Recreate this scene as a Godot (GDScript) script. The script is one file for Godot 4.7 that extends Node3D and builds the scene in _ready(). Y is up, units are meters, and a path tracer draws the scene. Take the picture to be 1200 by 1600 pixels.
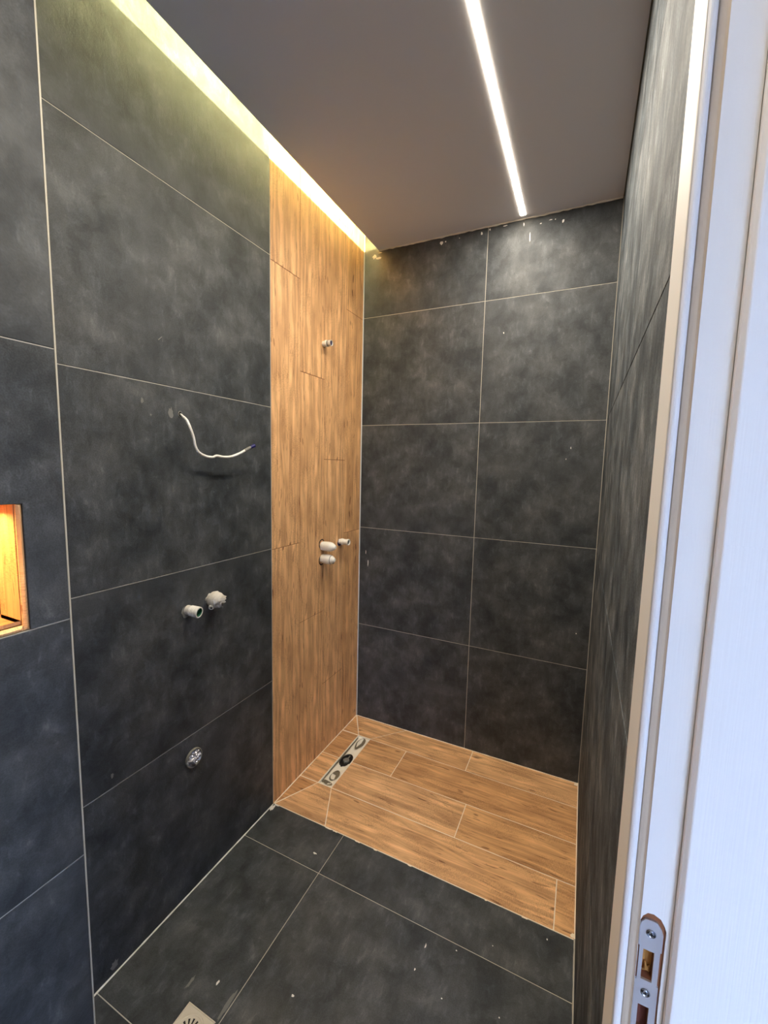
extends Node3D
# Newly tiled bathroom with a wood-look shower corner. Units are metres, y is up.
# x = 0 is the face of the left wall, z = 0 the face of the back wall, y = 0 the floor.

const W := 1.276      # right wall face
const H := 2.75       # underside of the lowered ceiling
const TOP := 2.9      # underside of the slab above the cove
const DEEP := 3.3     # front wall face
const BX := 0.152     # face of the boxed-out wall
const BZ := 1.662     # its far end
const JZ := 1.709     # door jamb face
var M := {}
var used := {}
var rng := RandomNumberGenerator.new()

func _ready():
	rng.seed = 7
	# ---- camera
	var cam := Camera3D.new()
	cam.name = "camera"
	add_child(cam)
	cam.transform = Transform3D(Basis(Vector3(0.90314, 0.0230564, -0.4287266), Vector3(-0.0668741, 0.9939241, -0.0874225), Vector3(0.4241061, 0.1076255, 0.8991945)).orthonormalized(), Vector3(1.1993, 1.565, 2.20477))
	cam.fov = rad_to_deg(2.0 * atan(800.0 / 657.357))
	cam.near = 0.01
	cam.current = true
	# ---- sky and exposure
	var we := WorldEnvironment.new()
	we.name = "world_environment"
	var env := Environment.new()
	env.background_mode = Environment.BG_SKY
	var sm := ProceduralSkyMaterial.new()
	sm.sky_top_color = Color(0.66, 0.78, 1.0)
	sm.sky_horizon_color = Color(0.85, 0.91, 1.0)
	sm.ground_horizon_color = Color(0.45, 0.46, 0.47)
	sm.ground_bottom_color = Color(0.35, 0.35, 0.33)
	sm.sky_energy_multiplier = 4.0
	sm.ground_energy_multiplier = 1.5
	var sk := Sky.new()
	sk.sky_material = sm
	env.sky = sk
	env.tonemap_mode = Environment.TONE_MAPPER_LINEAR
	env.tonemap_exposure = 1.0
	env.sdfgi_enabled = true
	env.ssao_enabled = true
	env.ssil_enabled = true
	we.environment = env
	add_child(we)
	# ---- lamps' strengths (the lights themselves are made with their fittings below)
	var line_power := 4.2
	var cove_power := 5.5
	var niche_power := 0.28
	var line_color := Color(1.0, 0.955, 0.885)
	var cove_color := Color(1.0, 0.94, 0.62)
	materials()
	# ---- setting
	floors()
	wall_left()
	wall_back()
	wall_right()
	wall_boxing(niche_power)
	wall_front()
	ceiling()
	door_frame()
	corridor()
	# ---- objects
	ceiling_line(line_power, line_color)
	cove_strip(cove_power, cove_color)
	linear_drain()
	floor_drain()
	fittings()
	cable()

# ------------------------------------------------------------------ textures and materials
func noise(seed_: int, freq: float, oct := 4, type := FastNoiseLite.TYPE_SIMPLEX_SMOOTH) -> FastNoiseLite:
	var n := FastNoiseLite.new()
	n.seed = seed_
	n.noise_type = type
	n.frequency = freq
	n.fractal_type = FastNoiseLite.FRACTAL_FBM
	n.fractal_octaves = oct
	return n

func gray(n: FastNoiseLite, w: int, h: int, w2 := 0, h2 := 0) -> PackedByteArray:
	var im := n.get_seamless_image(w, h, false, false, 0.15, false)
	im.convert(Image.FORMAT_L8)
	if w2 > 0:
		im.resize(w2, h2, Image.INTERPOLATE_CUBIC)
	return im.get_data()

func std(col: Color, rough: float, metal := 0.0) -> StandardMaterial3D:
	var m := StandardMaterial3D.new()
	m.albedo_color = col
	m.roughness = rough
	m.metallic = metal
	return m

func slate_material() -> StandardMaterial3D:
	var n := 1536                 # pixels for 2 m
	var nb := noise(12, 0.011, 6)
	nb.fractal_gain = 0.62
	nb.domain_warp_enabled = true
	nb.domain_warp_amplitude = 60.0
	nb.domain_warp_frequency = 0.012
	var ns := noise(13, 0.05, 4)
	ns.fractal_gain = 0.6
	ns.domain_warp_enabled = true
	ns.domain_warp_amplitude = 24.0
	ns.domain_warp_frequency = 0.02
	var a := gray(noise(11, 0.0042, 3), n, n)
	var b := gray(nb, n, n)
	var s := gray(ns, n, n / 3, n, n)      # brushed, longer along v
	var c := gray(noise(14, 0.28, 2), n, n)
	var px := PackedByteArray(); px.resize(n * n * 3)
	var rg := PackedByteArray(); rg.resize(n * n)
	var hg := PackedByteArray(); hg.resize(n * n)
	for i in n * n:
		var big := (a[i] - 128) * 0.0078
		var mid := (b[i] - 128) * 0.0078
		var br := (s[i] - 128) * 0.0078
		var fine := (c[i] - 128) * 0.0078
		var v := 60.0 + big * 20.0 + mid * 25.0 + br * 11.0 + fine * 11.0
		if br > 0.22 and mid > 0.0:
			v += (br - 0.22) * 30.0
		var g := big * 2.0
		px[i * 3] = clampi(int(v - 2.0 + g), 0, 255)
		px[i * 3 + 1] = clampi(int(v + 1.5), 0, 255)
		px[i * 3 + 2] = clampi(int(v + 4.0 - g), 0, 255)
		rg[i] = clampi(int(165.0 - mid * 24.0 + br * 26.0 + fine * 14.0), 0, 255)
		hg[i] = clampi(int(128.0 + mid * 40.0 + br * 50.0 + fine * 26.0), 0, 255)
	var m := std(Color.WHITE, 1.0)
	m.albedo_texture = ImageTexture.create_from_image(Image.create_from_data(n, n, false, Image.FORMAT_RGB8, px))
	m.roughness_texture = ImageTexture.create_from_image(Image.create_from_data(n, n, false, Image.FORMAT_L8, rg))
	var nm := Image.create_from_data(n, n, false, Image.FORMAT_L8, hg)
	nm.convert(Image.FORMAT_RGBA8)
	nm.bump_map_to_normal_map(1.6)
	m.normal_enabled = true
	m.normal_texture = ImageTexture.create_from_image(nm)
	m.normal_scale = 0.5
	m.uv1_scale = Vector3(0.5, 0.5, 1)
	return m

func wood_material(k: int, base: Color) -> StandardMaterial3D:
	var w := 320
	var h := 1536                 # one 0.2 x 1.2 m plank
	var sd := 100 + k * 17
	var warp := gray(noise(sd, 0.011, 2), w, h / 8, w, h)
	var band := gray(noise(sd + 7, 0.022, 3), w, h / 24, w, h)
	var fibre := gray(noise(sd + 1, 0.11, 3), w, h / 64, w, h)
	var hair := gray(noise(sd + 2, 0.40, 2), w, h / 24, w, h)
	var knot := gray(noise(sd + 3, 0.05, 2), w, h / 9, w, h)
	var cloud := gray(noise(sd + 4, 0.006, 2), w, h / 2, w, h)
	var sawn := gray(noise(sd + 5, 0.30, 2), w / 8, h, w, h)
	var sawm := gray(noise(sd + 6, 0.006, 2), w / 2, h / 2, w, h)
	var px := PackedByteArray(); px.resize(w * h * 3)
	var hg := PackedByteArray(); hg.resize(w * h)
	var br := base.r8; var bg := base.g8; var bb := base.b8
	for y in h:
		for x in w:
			var i := y * w + x
			var wv := (warp[i] - 128) * 0.0078
			var sx := clampi(x + int(wv * 30.0), 0, w - 1)
			var j := y * w + sx
			var bn := (band[j] - 128) * 0.0078
			var fb := (fibre[j] - 128) * 0.0078
			var hr := (hair[j] - 128) * 0.0078
			var t := 1.0 + bn * 0.20 + fb * 0.09 + hr * 0.045 + (cloud[i] - 128) * 0.0010
			var line := absf(sin(x * 0.055 + wv * 7.0 + bn * 2.5))
			if line < 0.10:
				t -= (0.10 - line) * (0.9 + 1.5 * bn)
			var kn := (knot[j] - 190) * 0.02
			if kn > 0.0:
				t -= minf(kn, 0.4) * (0.8 + 0.6 * hr)
			var sw := (sawm[i] - 112) * 0.014
			if sw > 0.0 and sawn[i] > 150:
				t -= minf(sw, 0.6) * 0.20
			t = clampf(t, 0.25, 1.3)
			var deep := 1.0 - t
			px[i * 3] = clampi(int(br * (t + deep * 0.10)), 0, 255)
			px[i * 3 + 1] = clampi(int(bg * (t - deep * 0.06)), 0, 255)
			px[i * 3 + 2] = clampi(int(bb * (t - deep * 0.16)), 0, 255)
			hg[i] = clampi(int(128.0 + (t - 1.0) * 220.0), 0, 255)
	var m := std(Color.WHITE, 0.5)
	m.albedo_texture = ImageTexture.create_from_image(Image.create_from_data(w, h, false, Image.FORMAT_RGB8, px))
	var nm := Image.create_from_data(w, h, false, Image.FORMAT_L8, hg)
	nm.convert(Image.FORMAT_RGBA8)
	nm.bump_map_to_normal_map(1.4)
	m.normal_enabled = true
	m.normal_texture = ImageTexture.create_from_image(nm)
	m.normal_scale = 0.4
	return m

func materials():
	M.slate = slate_material()
	M.pale_slate = M.slate.duplicate()  # copy of the slate with its colour brightened, for the right wall
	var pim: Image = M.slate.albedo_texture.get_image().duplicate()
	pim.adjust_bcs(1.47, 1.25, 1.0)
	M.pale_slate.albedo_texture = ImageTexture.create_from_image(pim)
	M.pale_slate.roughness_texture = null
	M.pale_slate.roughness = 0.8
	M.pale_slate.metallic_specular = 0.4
	M.wood = []
	for k in 4:
		M.wood.append(wood_material(k, [Color8(217, 169, 119), Color8(210, 161, 110), Color8(220, 173, 124), Color8(207, 157, 107)][k]))
	M.grout = std(Color8(176, 172, 160), 0.9)
	M.dark_grout = std(Color8(120, 118, 110), 0.9)
	M.wood_grout = std(Color8(246, 230, 205), 0.9)
	M.caulk = std(Color8(200, 205, 205), 0.5)
	M.plaster = std(Color8(225, 222, 214), 0.95)
	M.dust = std(Color8(116, 116, 112), 1.0)
	M.paint = std(Color8(230, 234, 244), 0.85)
	var pn := NoiseTexture2D.new()
	pn.width = 512; pn.height = 512
	pn.noise = noise(31, 0.09, 3)
	pn.as_normal_map = true
	pn.bump_strength = 1.0
	pn.seamless = true
	M.paint.normal_enabled = true
	M.paint.normal_texture = pn
	M.paint.normal_scale = 0.15
	M.paint.uv1_triplanar = true
	M.paint.uv1_scale = Vector3(3, 3, 3)
	M.lacquer = std(Color8(228, 226, 222), 0.55)
	var gi := noise(33, 0.25, 2).get_image(256, 16, false, false, false)
	gi.convert(Image.FORMAT_L8)
	gi.resize(256, 512, Image.INTERPOLATE_CUBIC)
	gi.convert(Image.FORMAT_RGBA8)
	gi.bump_map_to_normal_map(1.0)
	M.lacquer.normal_enabled = true
	M.lacquer.normal_texture = ImageTexture.create_from_image(gi)
	M.lacquer.normal_scale = 0.22
	M.lacquer.uv1_scale = Vector3(7, 2, 1)
	M.gasket = std(Color8(196, 178, 156), 0.7)
	M.steel = std(Color8(205, 203, 206), 0.35, 0.75)
	M.chrome = std(Color8(150, 150, 155), 0.2, 1.0)
	M.alu = std(Color8(214, 208, 196), 0.3, 0.8)
	M.worn_metal = std(Color8(222, 212, 192), 0.45, 0.25)
	M.trim = std(Color8(186, 180, 164), 0.5)
	M.mdf = std(Color8(138, 88, 58), 0.95)
	M.pale_wood = std(Color8(196, 140, 72), 0.8)
	M.red_wood = std(Color8(112, 60, 48), 0.85)
	M.white_plastic = std(Color8(232, 228, 218), 0.4)
	M.dirty_plastic = std(Color8(206, 200, 188), 0.7)
	M.green_plastic = std(Color8(20, 86, 58), 0.5)
	M.blue_plastic = std(Color8(18, 18, 92), 0.45)
	M.black = std(Color8(22, 20, 20), 0.6)
	M.navy = std(Color8(28, 24, 70), 0.5)
	M.grey_plastic = std(Color8(120, 118, 110), 0.6)
	M.mortar = std(Color8(242, 234, 216), 0.95)
	M.dark_mortar = std(Color8(120, 110, 92), 0.95)
	M.foil = std(Color8(190, 190, 196), 0.25, 0.6)
	M.pane = std(Color(0.95, 0.98, 1.0, 0.08), 0.02)
	M.pane.transparency = BaseMaterial3D.TRANSPARENCY_ALPHA

func glow(col: Color, energy: float) -> StandardMaterial3D:
	var m := std(col, 0.5)
	m.emission_enabled = true
	m.emission = col
	m.emission_energy_multiplier = energy
	return m

# ------------------------------------------------------------------ mesh helpers
class Geo:
	var st := SurfaceTool.new()
	func _init():
		st.begin(Mesh.PRIMITIVE_TRIANGLES)
	func tri(a: Vector3, b: Vector3, c: Vector3, n: Vector3, ua := Vector2.ZERO, ub := Vector2.ZERO, uc := Vector2.ZERO, na = null, nb = null, nc = null):
		if (b - a).cross(c - a).length_squared() < 1e-18:
			return
		if (b - a).cross(c - a).dot(n) > 0.0:      # front faces run clockwise
			var t := b; b = c; c = t
			var t2 := ub; ub = uc; uc = t2
			var t3 = nb; nb = nc; nc = t3
		st.set_normal(na if na != null else n); st.set_uv(ua); st.add_vertex(a)
		st.set_normal(nb if nb != null else n); st.set_uv(ub); st.add_vertex(b)
		st.set_normal(nc if nc != null else n); st.set_uv(uc); st.add_vertex(c)
	func quad(a: Vector3, b: Vector3, c: Vector3, d: Vector3, n: Vector3, ua := Vector2.ZERO, ub := Vector2.ZERO, uc := Vector2.ZERO, ud := Vector2.ZERO):
		tri(a, b, c, n, ua, ub, uc)
		tri(a, c, d, n, ua, uc, ud)
	func box(lo: Vector3, hi: Vector3, ch := 0.0):
		# a box with chamfered edges: each face inset, edges and corners bridged
		var k := minf(ch, minf(hi.x - lo.x, minf(hi.y - lo.y, hi.z - lo.z)) * 0.45)
		for ax in 3:
			for s in 2:
				var n := Vector3.ZERO
				n[ax] = 1.0 if s == 1 else -1.0
				var u := (ax + 1) % 3
				var v := (ax + 2) % 3
				var p := []
				for q in [[0, 0], [1, 0], [1, 1], [0, 1]]:
					var c := Vector3.ZERO
					c[ax] = hi[ax] if s == 1 else lo[ax]
					c[u] = hi[u] - k if q[0] == 1 else lo[u] + k
					c[v] = hi[v] - k if q[1] == 1 else lo[v] + k
					p.append(c)
				var uv := []
				for c in p:
					uv.append(Vector2(c[u], c[v]) if ax != 0 else Vector2(c.z, c.y))
				if ax == 2:
					uv = [Vector2(p[0].x, p[0].y), Vector2(p[1].x, p[1].y), Vector2(p[2].x, p[2].y), Vector2(p[3].x, p[3].y)]
				quad(p[0], p[1], p[2], p[3], n, uv[0], uv[1], uv[2], uv[3])
		if k <= 0.0:
			return
		for ax in 3:
			var u := (ax + 1) % 3
			var v := (ax + 2) % 3
			for su in [0, 1]:
				for sv in [0, 1]:
					var n := Vector3.ZERO
					n[u] = 1.0 if su else -1.0
					n[v] = 1.0 if sv else -1.0
					n = n.normalized()
					var a := Vector3.ZERO
					a[u] = hi[u] if su else lo[u]
					a[v] = hi[v] - k if sv else lo[v] + k
					var b := Vector3.ZERO
					b[u] = hi[u] - k if su else lo[u] + k
					b[v] = hi[v] if sv else lo[v]
					var a2 := a; var b2 := b
					a[ax] = lo[ax] + k; b[ax] = lo[ax] + k
					a2[ax] = hi[ax] - k; b2[ax] = hi[ax] - k
					quad(a, a2, b2, b, n)
		for sx in [0, 1]:
			for sy in [0, 1]:
				for sz in [0, 1]:
					var n := Vector3(1 if sx else -1, 1 if sy else -1, 1 if sz else -1).normalized()
					var c := Vector3(hi.x if sx else lo.x, hi.y if sy else lo.y, hi.z if sz else lo.z)
					var i := Vector3(-k if sx else k, -k if sy else k, -k if sz else k)
					tri(c + Vector3(0, i.y, i.z), c + Vector3(i.x, 0, i.z), c + Vector3(i.x, i.y, 0), n)
	func prism(poly: PackedVector2Array, o: Vector3, u: Vector3, v: Vector3, depth: float, ch: float, uvf: Callable):
		# a slab with outline poly in the plane (o, u, v); its face lies in that plane, its back depth behind it
		var n := u.cross(v).normalized()
		var p := poly.duplicate()
		var area := 0.0
		for i in p.size():
			area += p[i].cross(p[(i + 1) % p.size()])
		if area < 0:
			p.reverse()
		var cnt := p.size()
		var ins := PackedVector2Array()
		for i in cnt:
			var e0 := (p[i] - p[(i - 1 + cnt) % cnt]).normalized()
			var e1 := (p[(i + 1) % cnt] - p[i]).normalized()
			var n0 := Vector2(-e0.y, e0.x)
			var n1 := Vector2(-e1.y, e1.x)
			var mm := (n0 + n1).normalized()
			ins.append(p[i] + mm * ch / maxf(mm.dot(n1), 0.35))
		var at := func(q: Vector2, d: float) -> Vector3: return o + u * q.x + v * q.y - n * d
		var ix := Geometry2D.triangulate_polygon(ins)
		for k in range(0, ix.size(), 3):
			tri(at.call(ins[ix[k]], 0.0), at.call(ins[ix[k + 1]], 0.0), at.call(ins[ix[k + 2]], 0.0), n, uvf.call(ins[ix[k]]), uvf.call(ins[ix[k + 1]]), uvf.call(ins[ix[k + 2]]))
		for i in cnt:
			var j := (i + 1) % cnt
			var e := (p[j] - p[i]).normalized()
			var out := u * e.y - v * e.x
			if ch > 0.0:
				quad(at.call(ins[i], 0.0), at.call(ins[j], 0.0), at.call(p[j], ch), at.call(p[i], ch), (out + n).normalized(), uvf.call(ins[i]), uvf.call(ins[j]), uvf.call(p[j]), uvf.call(p[i]))
			quad(at.call(p[i], ch), at.call(p[j], ch), at.call(p[j], depth), at.call(p[i], depth), out, uvf.call(p[i]), uvf.call(p[j]), uvf.call(p[j]), uvf.call(p[i]))
	func sweep(path: Array, radii: Array, seg := 10, caps := true):
		var rings := []
		var nrm := []
		var up := Vector3(0.31, 0.9, 0.2)
		for i in path.size():
			var d: Vector3 = (path[mini(i + 1, path.size() - 1)] - path[maxi(i - 1, 0)]).normalized()
			var s := d.cross(up).normalized()
			up = s.cross(d).normalized()
			var r := []; var q := []
			for k in seg:
				var a := TAU * k / seg
				var nn: Vector3 = s * cos(a) + up * sin(a)
				q.append(nn)
				r.append(path[i] + nn * radii[i])
			rings.append(r); nrm.append(q)
		for i in path.size() - 1:
			for k in seg:
				var l := (k + 1) % seg
				var n: Vector3 = (nrm[i][k] + nrm[i][l]).normalized()
				tri(rings[i][k], rings[i][l], rings[i + 1][l], n, Vector2.ZERO, Vector2.ZERO, Vector2.ZERO, nrm[i][k], nrm[i][l], nrm[i + 1][l])
				tri(rings[i][k], rings[i + 1][l], rings[i + 1][k], n, Vector2.ZERO, Vector2.ZERO, Vector2.ZERO, nrm[i][k], nrm[i + 1][l], nrm[i + 1][k])
		if caps:
			for e in [0, path.size() - 1]:
				var d: Vector3 = (path[1] - path[0]).normalized() * -1.0 if e == 0 else (path[e] - path[e - 1]).normalized()
				for k in seg:
					tri(path[e], rings[e][k], rings[e][(k + 1) % seg], d)
	func lathe(o: Vector3, axis: Vector3, prof: Array, seg := 24, wob := 0.0, sd := 0):
		# profile of (distance along the axis, radius); a repeated point makes a sharp edge
		var s := axis.cross(Vector3(0.1, 0.95, 0.3)).normalized()
		var t := axis.cross(s).normalized()
		var fn := FastNoiseLite.new()
		fn.seed = sd
		fn.frequency = 60.0
		var pt := func(q: Vector2, k: int) -> Vector3:
			var a := TAU * k / seg
			var p: Vector3 = axis * q.x + (s * cos(a) + t * sin(a)) * q.y
			if wob > 0.0:
				p *= 1.0 + wob * fn.get_noise_3dv(p)
			return o + p
		for i in prof.size() - 1:
			var p0: Vector2 = prof[i]
			var p1: Vector2 = prof[i + 1]
			if p0.is_equal_approx(p1):
				continue
			var d := (p1 - p0).normalized()
			for k in seg:
				var am := TAU * (k + 0.5) / seg
				var n: Vector3 = (s * cos(am) + t * sin(am)) * d.x - axis * d.y
				var a: Vector3 = pt.call(p0, k); var b: Vector3 = pt.call(p0, k + 1)
				var c: Vector3 = pt.call(p1, k + 1); var e: Vector3 = pt.call(p1, k)
				var a0 := TAU * k / seg; var a1 := TAU * (k + 1) / seg
				var n0: Vector3 = (s * cos(a0) + t * sin(a0)) * d.x - axis * d.y
				var n1: Vector3 = (s * cos(a1) + t * sin(a1)) * d.x - axis * d.y
				if wob > 0.0:
					tri(a, b, c, n); tri(a, c, e, n)
				else:
					tri(a, b, c, n, Vector2.ZERO, Vector2.ZERO, Vector2.ZERO, n0, n1, n1)
					tri(a, c, e, n, Vector2.ZERO, Vector2.ZERO, Vector2.ZERO, n0, n1, n0)
	func extrude(prof: Array, y0: float, y1: float, smooth := false):
		# open outline of (x, z) points drawn upwards; the outside is on its right-hand side
		var run := 0.0
		for i in prof.size() - 1:
			var a: Vector2 = prof[i]
			var b: Vector2 = prof[i + 1]
			var d := (b - a).normalized()
			var n := Vector3(-d.y, 0, d.x)
			var w := (b - a).length()
			quad(Vector3(a.x, y0, a.y), Vector3(b.x, y0, b.y), Vector3(b.x, y1, b.y), Vector3(a.x, y1, a.y), n, Vector2(run, y0), Vector2(run + w, y0), Vector2(run + w, y1), Vector2(run, y1))
			run += w
		var _s := smooth

func part(called: String, g: Geo, m: Material, parent: Node = null, tangents := true) -> MeshInstance3D:
	if tangents:
		g.st.generate_tangents()
	var o := MeshInstance3D.new()
	o.name = called
	o.mesh = g.st.commit()
	o.mesh.surface_set_material(0, m)
	if parent == null:
		o.name = numbered(called)
		add_child(o, true)
	else:
		o.name = numbered(str(parent.get_instance_id()) + called, called)
		parent.add_child(o, true)
	return o

func numbered(key: String, called := "") -> String:
	if called == "":
		called = key
	var n: int = used.get(key, 0)
	used[key] = n + 1
	return called if n == 0 else "%s_%03d" % [called, n]

func thing(called: String, label: String, category: String, at := Vector3.ZERO, kind := "", group := "") -> Node3D:
	var o := Node3D.new()
	o.name = numbered(called)
	add_child(o, true)
	o.position = at
	o.set_meta("label", label)
	if category:
		o.set_meta("category", category)
	if kind:
		o.set_meta("kind", kind)
	if group:
		o.set_meta("group", group)
	return o

func rect(a: float, b: float, c: float, d: float) -> PackedVector2Array:   # u0, v0, u1, v1
	return PackedVector2Array([Vector2(a, b), Vector2(c, b), Vector2(c, d), Vector2(a, d)])

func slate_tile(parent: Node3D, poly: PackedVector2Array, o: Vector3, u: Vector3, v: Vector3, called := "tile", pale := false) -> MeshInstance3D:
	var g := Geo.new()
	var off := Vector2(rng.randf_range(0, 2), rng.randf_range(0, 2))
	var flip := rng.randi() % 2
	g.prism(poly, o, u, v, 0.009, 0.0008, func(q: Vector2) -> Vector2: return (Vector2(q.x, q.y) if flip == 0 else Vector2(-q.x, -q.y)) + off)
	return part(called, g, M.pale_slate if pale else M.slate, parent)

func wood_plank(parent: Node3D, poly: PackedVector2Array, o: Vector3, u: Vector3, v: Vector3, start: Vector2, along_v: bool, k := -1, called := "plank", ch := 0.0007) -> MeshInstance3D:
	var g := Geo.new()
	if k < 0:
		k = rng.randi() % 4
	var flip := rng.randi() % 2
	g.prism(poly, o, u, v, 0.009, ch, func(q: Vector2) -> Vector2:
		var d := q - start
		var w := Vector2(d.x / 0.2, d.y / 1.2) if along_v else Vector2(d.y / 0.2, d.x / 1.2)
		return w if flip == 0 else Vector2(1, 1) - w)
	return part(called, g, M.wood[k], parent)

func splash(parent: Node3D, o: Vector3, u: Vector3, v: Vector3, w: float, h: float, sd: int, m: Material, called := "plaster_smear", thick := 0.0008):
	# a dried smear with a ragged outline, raised a little above the surface
	var r := RandomNumberGenerator.new()
	r.seed = sd
	var g := Geo.new()
	var n := u.cross(v).normalized()
	var cnt := 14
	var pts := []
	for i in cnt:
		var a := TAU * i / cnt
		var k := r.randf_range(0.55, 1.0)
		pts.append(o + u * cos(a) * w * 0.5 * k + v * sin(a) * h * 0.5 * k)
	var c := o + n * thick
	for i in cnt:
		var p: Vector3 = pts[i]; var q: Vector3 = pts[(i + 1) % cnt]
		var mp := c.lerp(p, 0.6) + n * thick * r.randf_range(0.0, 0.4)
		var mq := c.lerp(q, 0.6) + n * thick * 0.2
		g.tri(c, mp, mq, n)
		g.tri(mp, p, q, n)
		g.tri(mp, q, mq, n)
	part(called, g, m, parent, false)

# ------------------------------------------------------------------ setting
const GAP := 0.0013    # half a joint

func tile_grid(parent: Node3D, us: Array, vs: Array, o: Vector3, u: Vector3, v: Vector3, pale := false):
	for i in us.size() - 1:
		for j in vs.size() - 1:
			slate_tile(parent, rect(us[i] + GAP, vs[j] + GAP, us[i + 1] - GAP, vs[j + 1] - GAP), o, u, v, "tile", pale)

func bed(parent: Node3D, lo: Vector3, hi: Vector3, m: Material, called := "grout_bed"):
	var g := Geo.new()
	g.box(lo, hi)
	part(called, g, m, parent)

const DX0 := 0.108
const DX1 := 0.186
const DZ0 := 0.168
const DZ1 := 0.586

func floors():
	var f := thing("floor", "bathroom floor with a wood-look plank shower tray and dark slate tiles in front of it", "", Vector3.ZERO, "structure")
	# grout beds round the linear drain's channel
	var g := Geo.new()
	g.box(Vector3(-0.2, -0.2, -0.2), Vector3(DX0, -0.0012, 0.786))
	g.box(Vector3(DX1, -0.2, -0.2), Vector3(W + 0.2, -0.0012, 0.786))
	g.box(Vector3(DX0, -0.2, -0.2), Vector3(DX1, -0.0012, DZ0))
	g.box(Vector3(DX0, -0.2, DZ1), Vector3(DX1, -0.0012, 0.786))
	g.box(Vector3(DX0, -0.2, DZ0), Vector3(DX1, -0.06, DZ1))
	part("tray_grout", g, M.wood_grout, f)
	g = Geo.new()
	g.box(Vector3(-0.2, -0.2, 0.786), Vector3(W + 0.2, -0.0012, DEEP + 0.3))
	part("grout_bed", g, M.grout, f)
	# plan polygons (x, z): the plane's u is x, v is -z so that the face looks up
	var U := Vector3.RIGHT
	var V := Vector3.FORWARD
	var e := 0.0018
	var planks := [
		[[[0, 0], [DX0, DZ0], [0, DZ0]], [0, 0], 1],
		[[[0.004, 0], [0.34, 0], [DX1, DZ0], [DX0, DZ0]], [0.1, 0], 0],
		[[[0.34, 0], [0.742, 0], [0.742, 0.172], [DX1, 0.172], [DX1, DZ0]], [-0.2, 0], 0],
		[[[0.742, 0], [W, 0], [W, 0.172], [0.742, 0.172]], [0.742, 0], 2],
		[[[0, 0.172], [DX0, 0.172], [DX0, 0.385], [0, 0.385]], [0, 0.18], 3],
		[[[0, 0.385], [DX0, 0.385], [DX0, 0.585], [0, 0.585]], [0, 0.385], 0],
		[[[DX1, 0.172], [0.411, 0.172], [0.411, 0.385], [DX1, 0.385]], [-0.7, 0.185], 1],
		[[[0.411, 0.172], [W, 0.172], [W, 0.385], [0.411, 0.385]], [0.411, 0.185], 3],
		[[[DX1, 0.385], [0.802, 0.385], [0.802, 0.585], [DX1, 0.585]], [-0.3, 0.385], 2],
		[[[0.802, 0.385], [W, 0.385], [W, 0.585], [0.802, 0.585]], [0.802, 0.385], 1],
		[[[0, 0.587], [DX0, DZ1], [0, 0.785]], [0, 0.585], 3],
		[[[0.004, 0.785], [DX0, DZ1], [DX1, DZ1], [0.28, 0.785]], [0, 0.585], 2],
		[[[DX1, DZ1], [1.208, 0.585], [1.208, 0.785], [0.28, 0.785]], [0.008, 0.585], 0],
		[[[1.208, 0.585], [W, 0.585], [W, 0.785], [1.208, 0.785]], [1.208, 0.585], 1]]
	for q in planks:
		var poly := PackedVector2Array()
		for c in q[0]:
			poly.append(Vector2(c[0], -c[1]))
		var ins := Geometry2D.offset_polygon(poly, -e, Geometry2D.JOIN_MITER)
		if ins.is_empty():
			continue
		wood_plank(f, ins[0], Vector3.ZERO, U, V, Vector2(q[1][0], -q[1][1] - 0.2), false, q[2])
	var zs := [0.787, 0.975, 1.575, 2.175, 2.775, DEEP]
	var xs := [0.0015, 0.376, W]
	for i in 2:
		for j in zs.size() - 1:
			var poly := rect(xs[i] + GAP, -zs[j + 1] + GAP, xs[i + 1] - GAP, -zs[j] - GAP)
			if i == 0 and j == 1:    # cut round the square drain
				poly = PackedVector2Array([Vector2(xs[0] + GAP, -1.575 + GAP), Vector2(0.261, -1.575 + GAP), Vector2(0.261, -1.468), Vector2(0.366, -1.468), Vector2(0.366, -1.575 + GAP), Vector2(0.376 - GAP, -1.575 + GAP), Vector2(0.376 - GAP, -0.975 - GAP), Vector2(xs[0] + GAP, -0.975 - GAP)])
			slate_tile(f, poly, Vector3.ZERO, U, V)
	# pale grout beads along the edges of the tray and of the floor
	var bead := func(a: Vector3, b: Vector3, r: float, m: Material, sd: int):
		var rr := RandomNumberGenerator.new()
		rr.seed = sd
		var path := []; var rad := []
		var cnt := int((b - a).length() / 0.02) + 2
		for i in cnt:
			path.append(a.lerp(b, float(i) / (cnt - 1)))
			rad.append(r * rr.randf_range(0.7, 1.15))
		var gg := Geo.new()
		gg.sweep(path, rad, 6)
		part("grout_line", gg, m, f, false)
	bead.call(Vector3(0.001, -0.0005, 0.795), Vector3(0.001, -0.0005, BZ), 0.0036, M.plaster, 1)
	bead.call(Vector3(0.001, -0.0005, 0.0), Vector3(0.001, -0.0005, 0.785), 0.0034, M.wood_grout, 2)
	bead.call(Vector3(0.0, -0.0005, 0.001), Vector3(W, -0.0005, 0.001), 0.0028, M.wood_grout, 3)
	bead.call(Vector3(W - 0.001, -0.0005, 0.0), Vector3(W - 0.001, -0.0005, 0.785), 0.0034, M.wood_grout, 4)
	bead.call(Vector3(W - 0.002, -0.0005, 0.785), Vector3(W - 0.002, -0.0005, 1.6), 0.003, M.grout, 5)
	var i := 0
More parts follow.
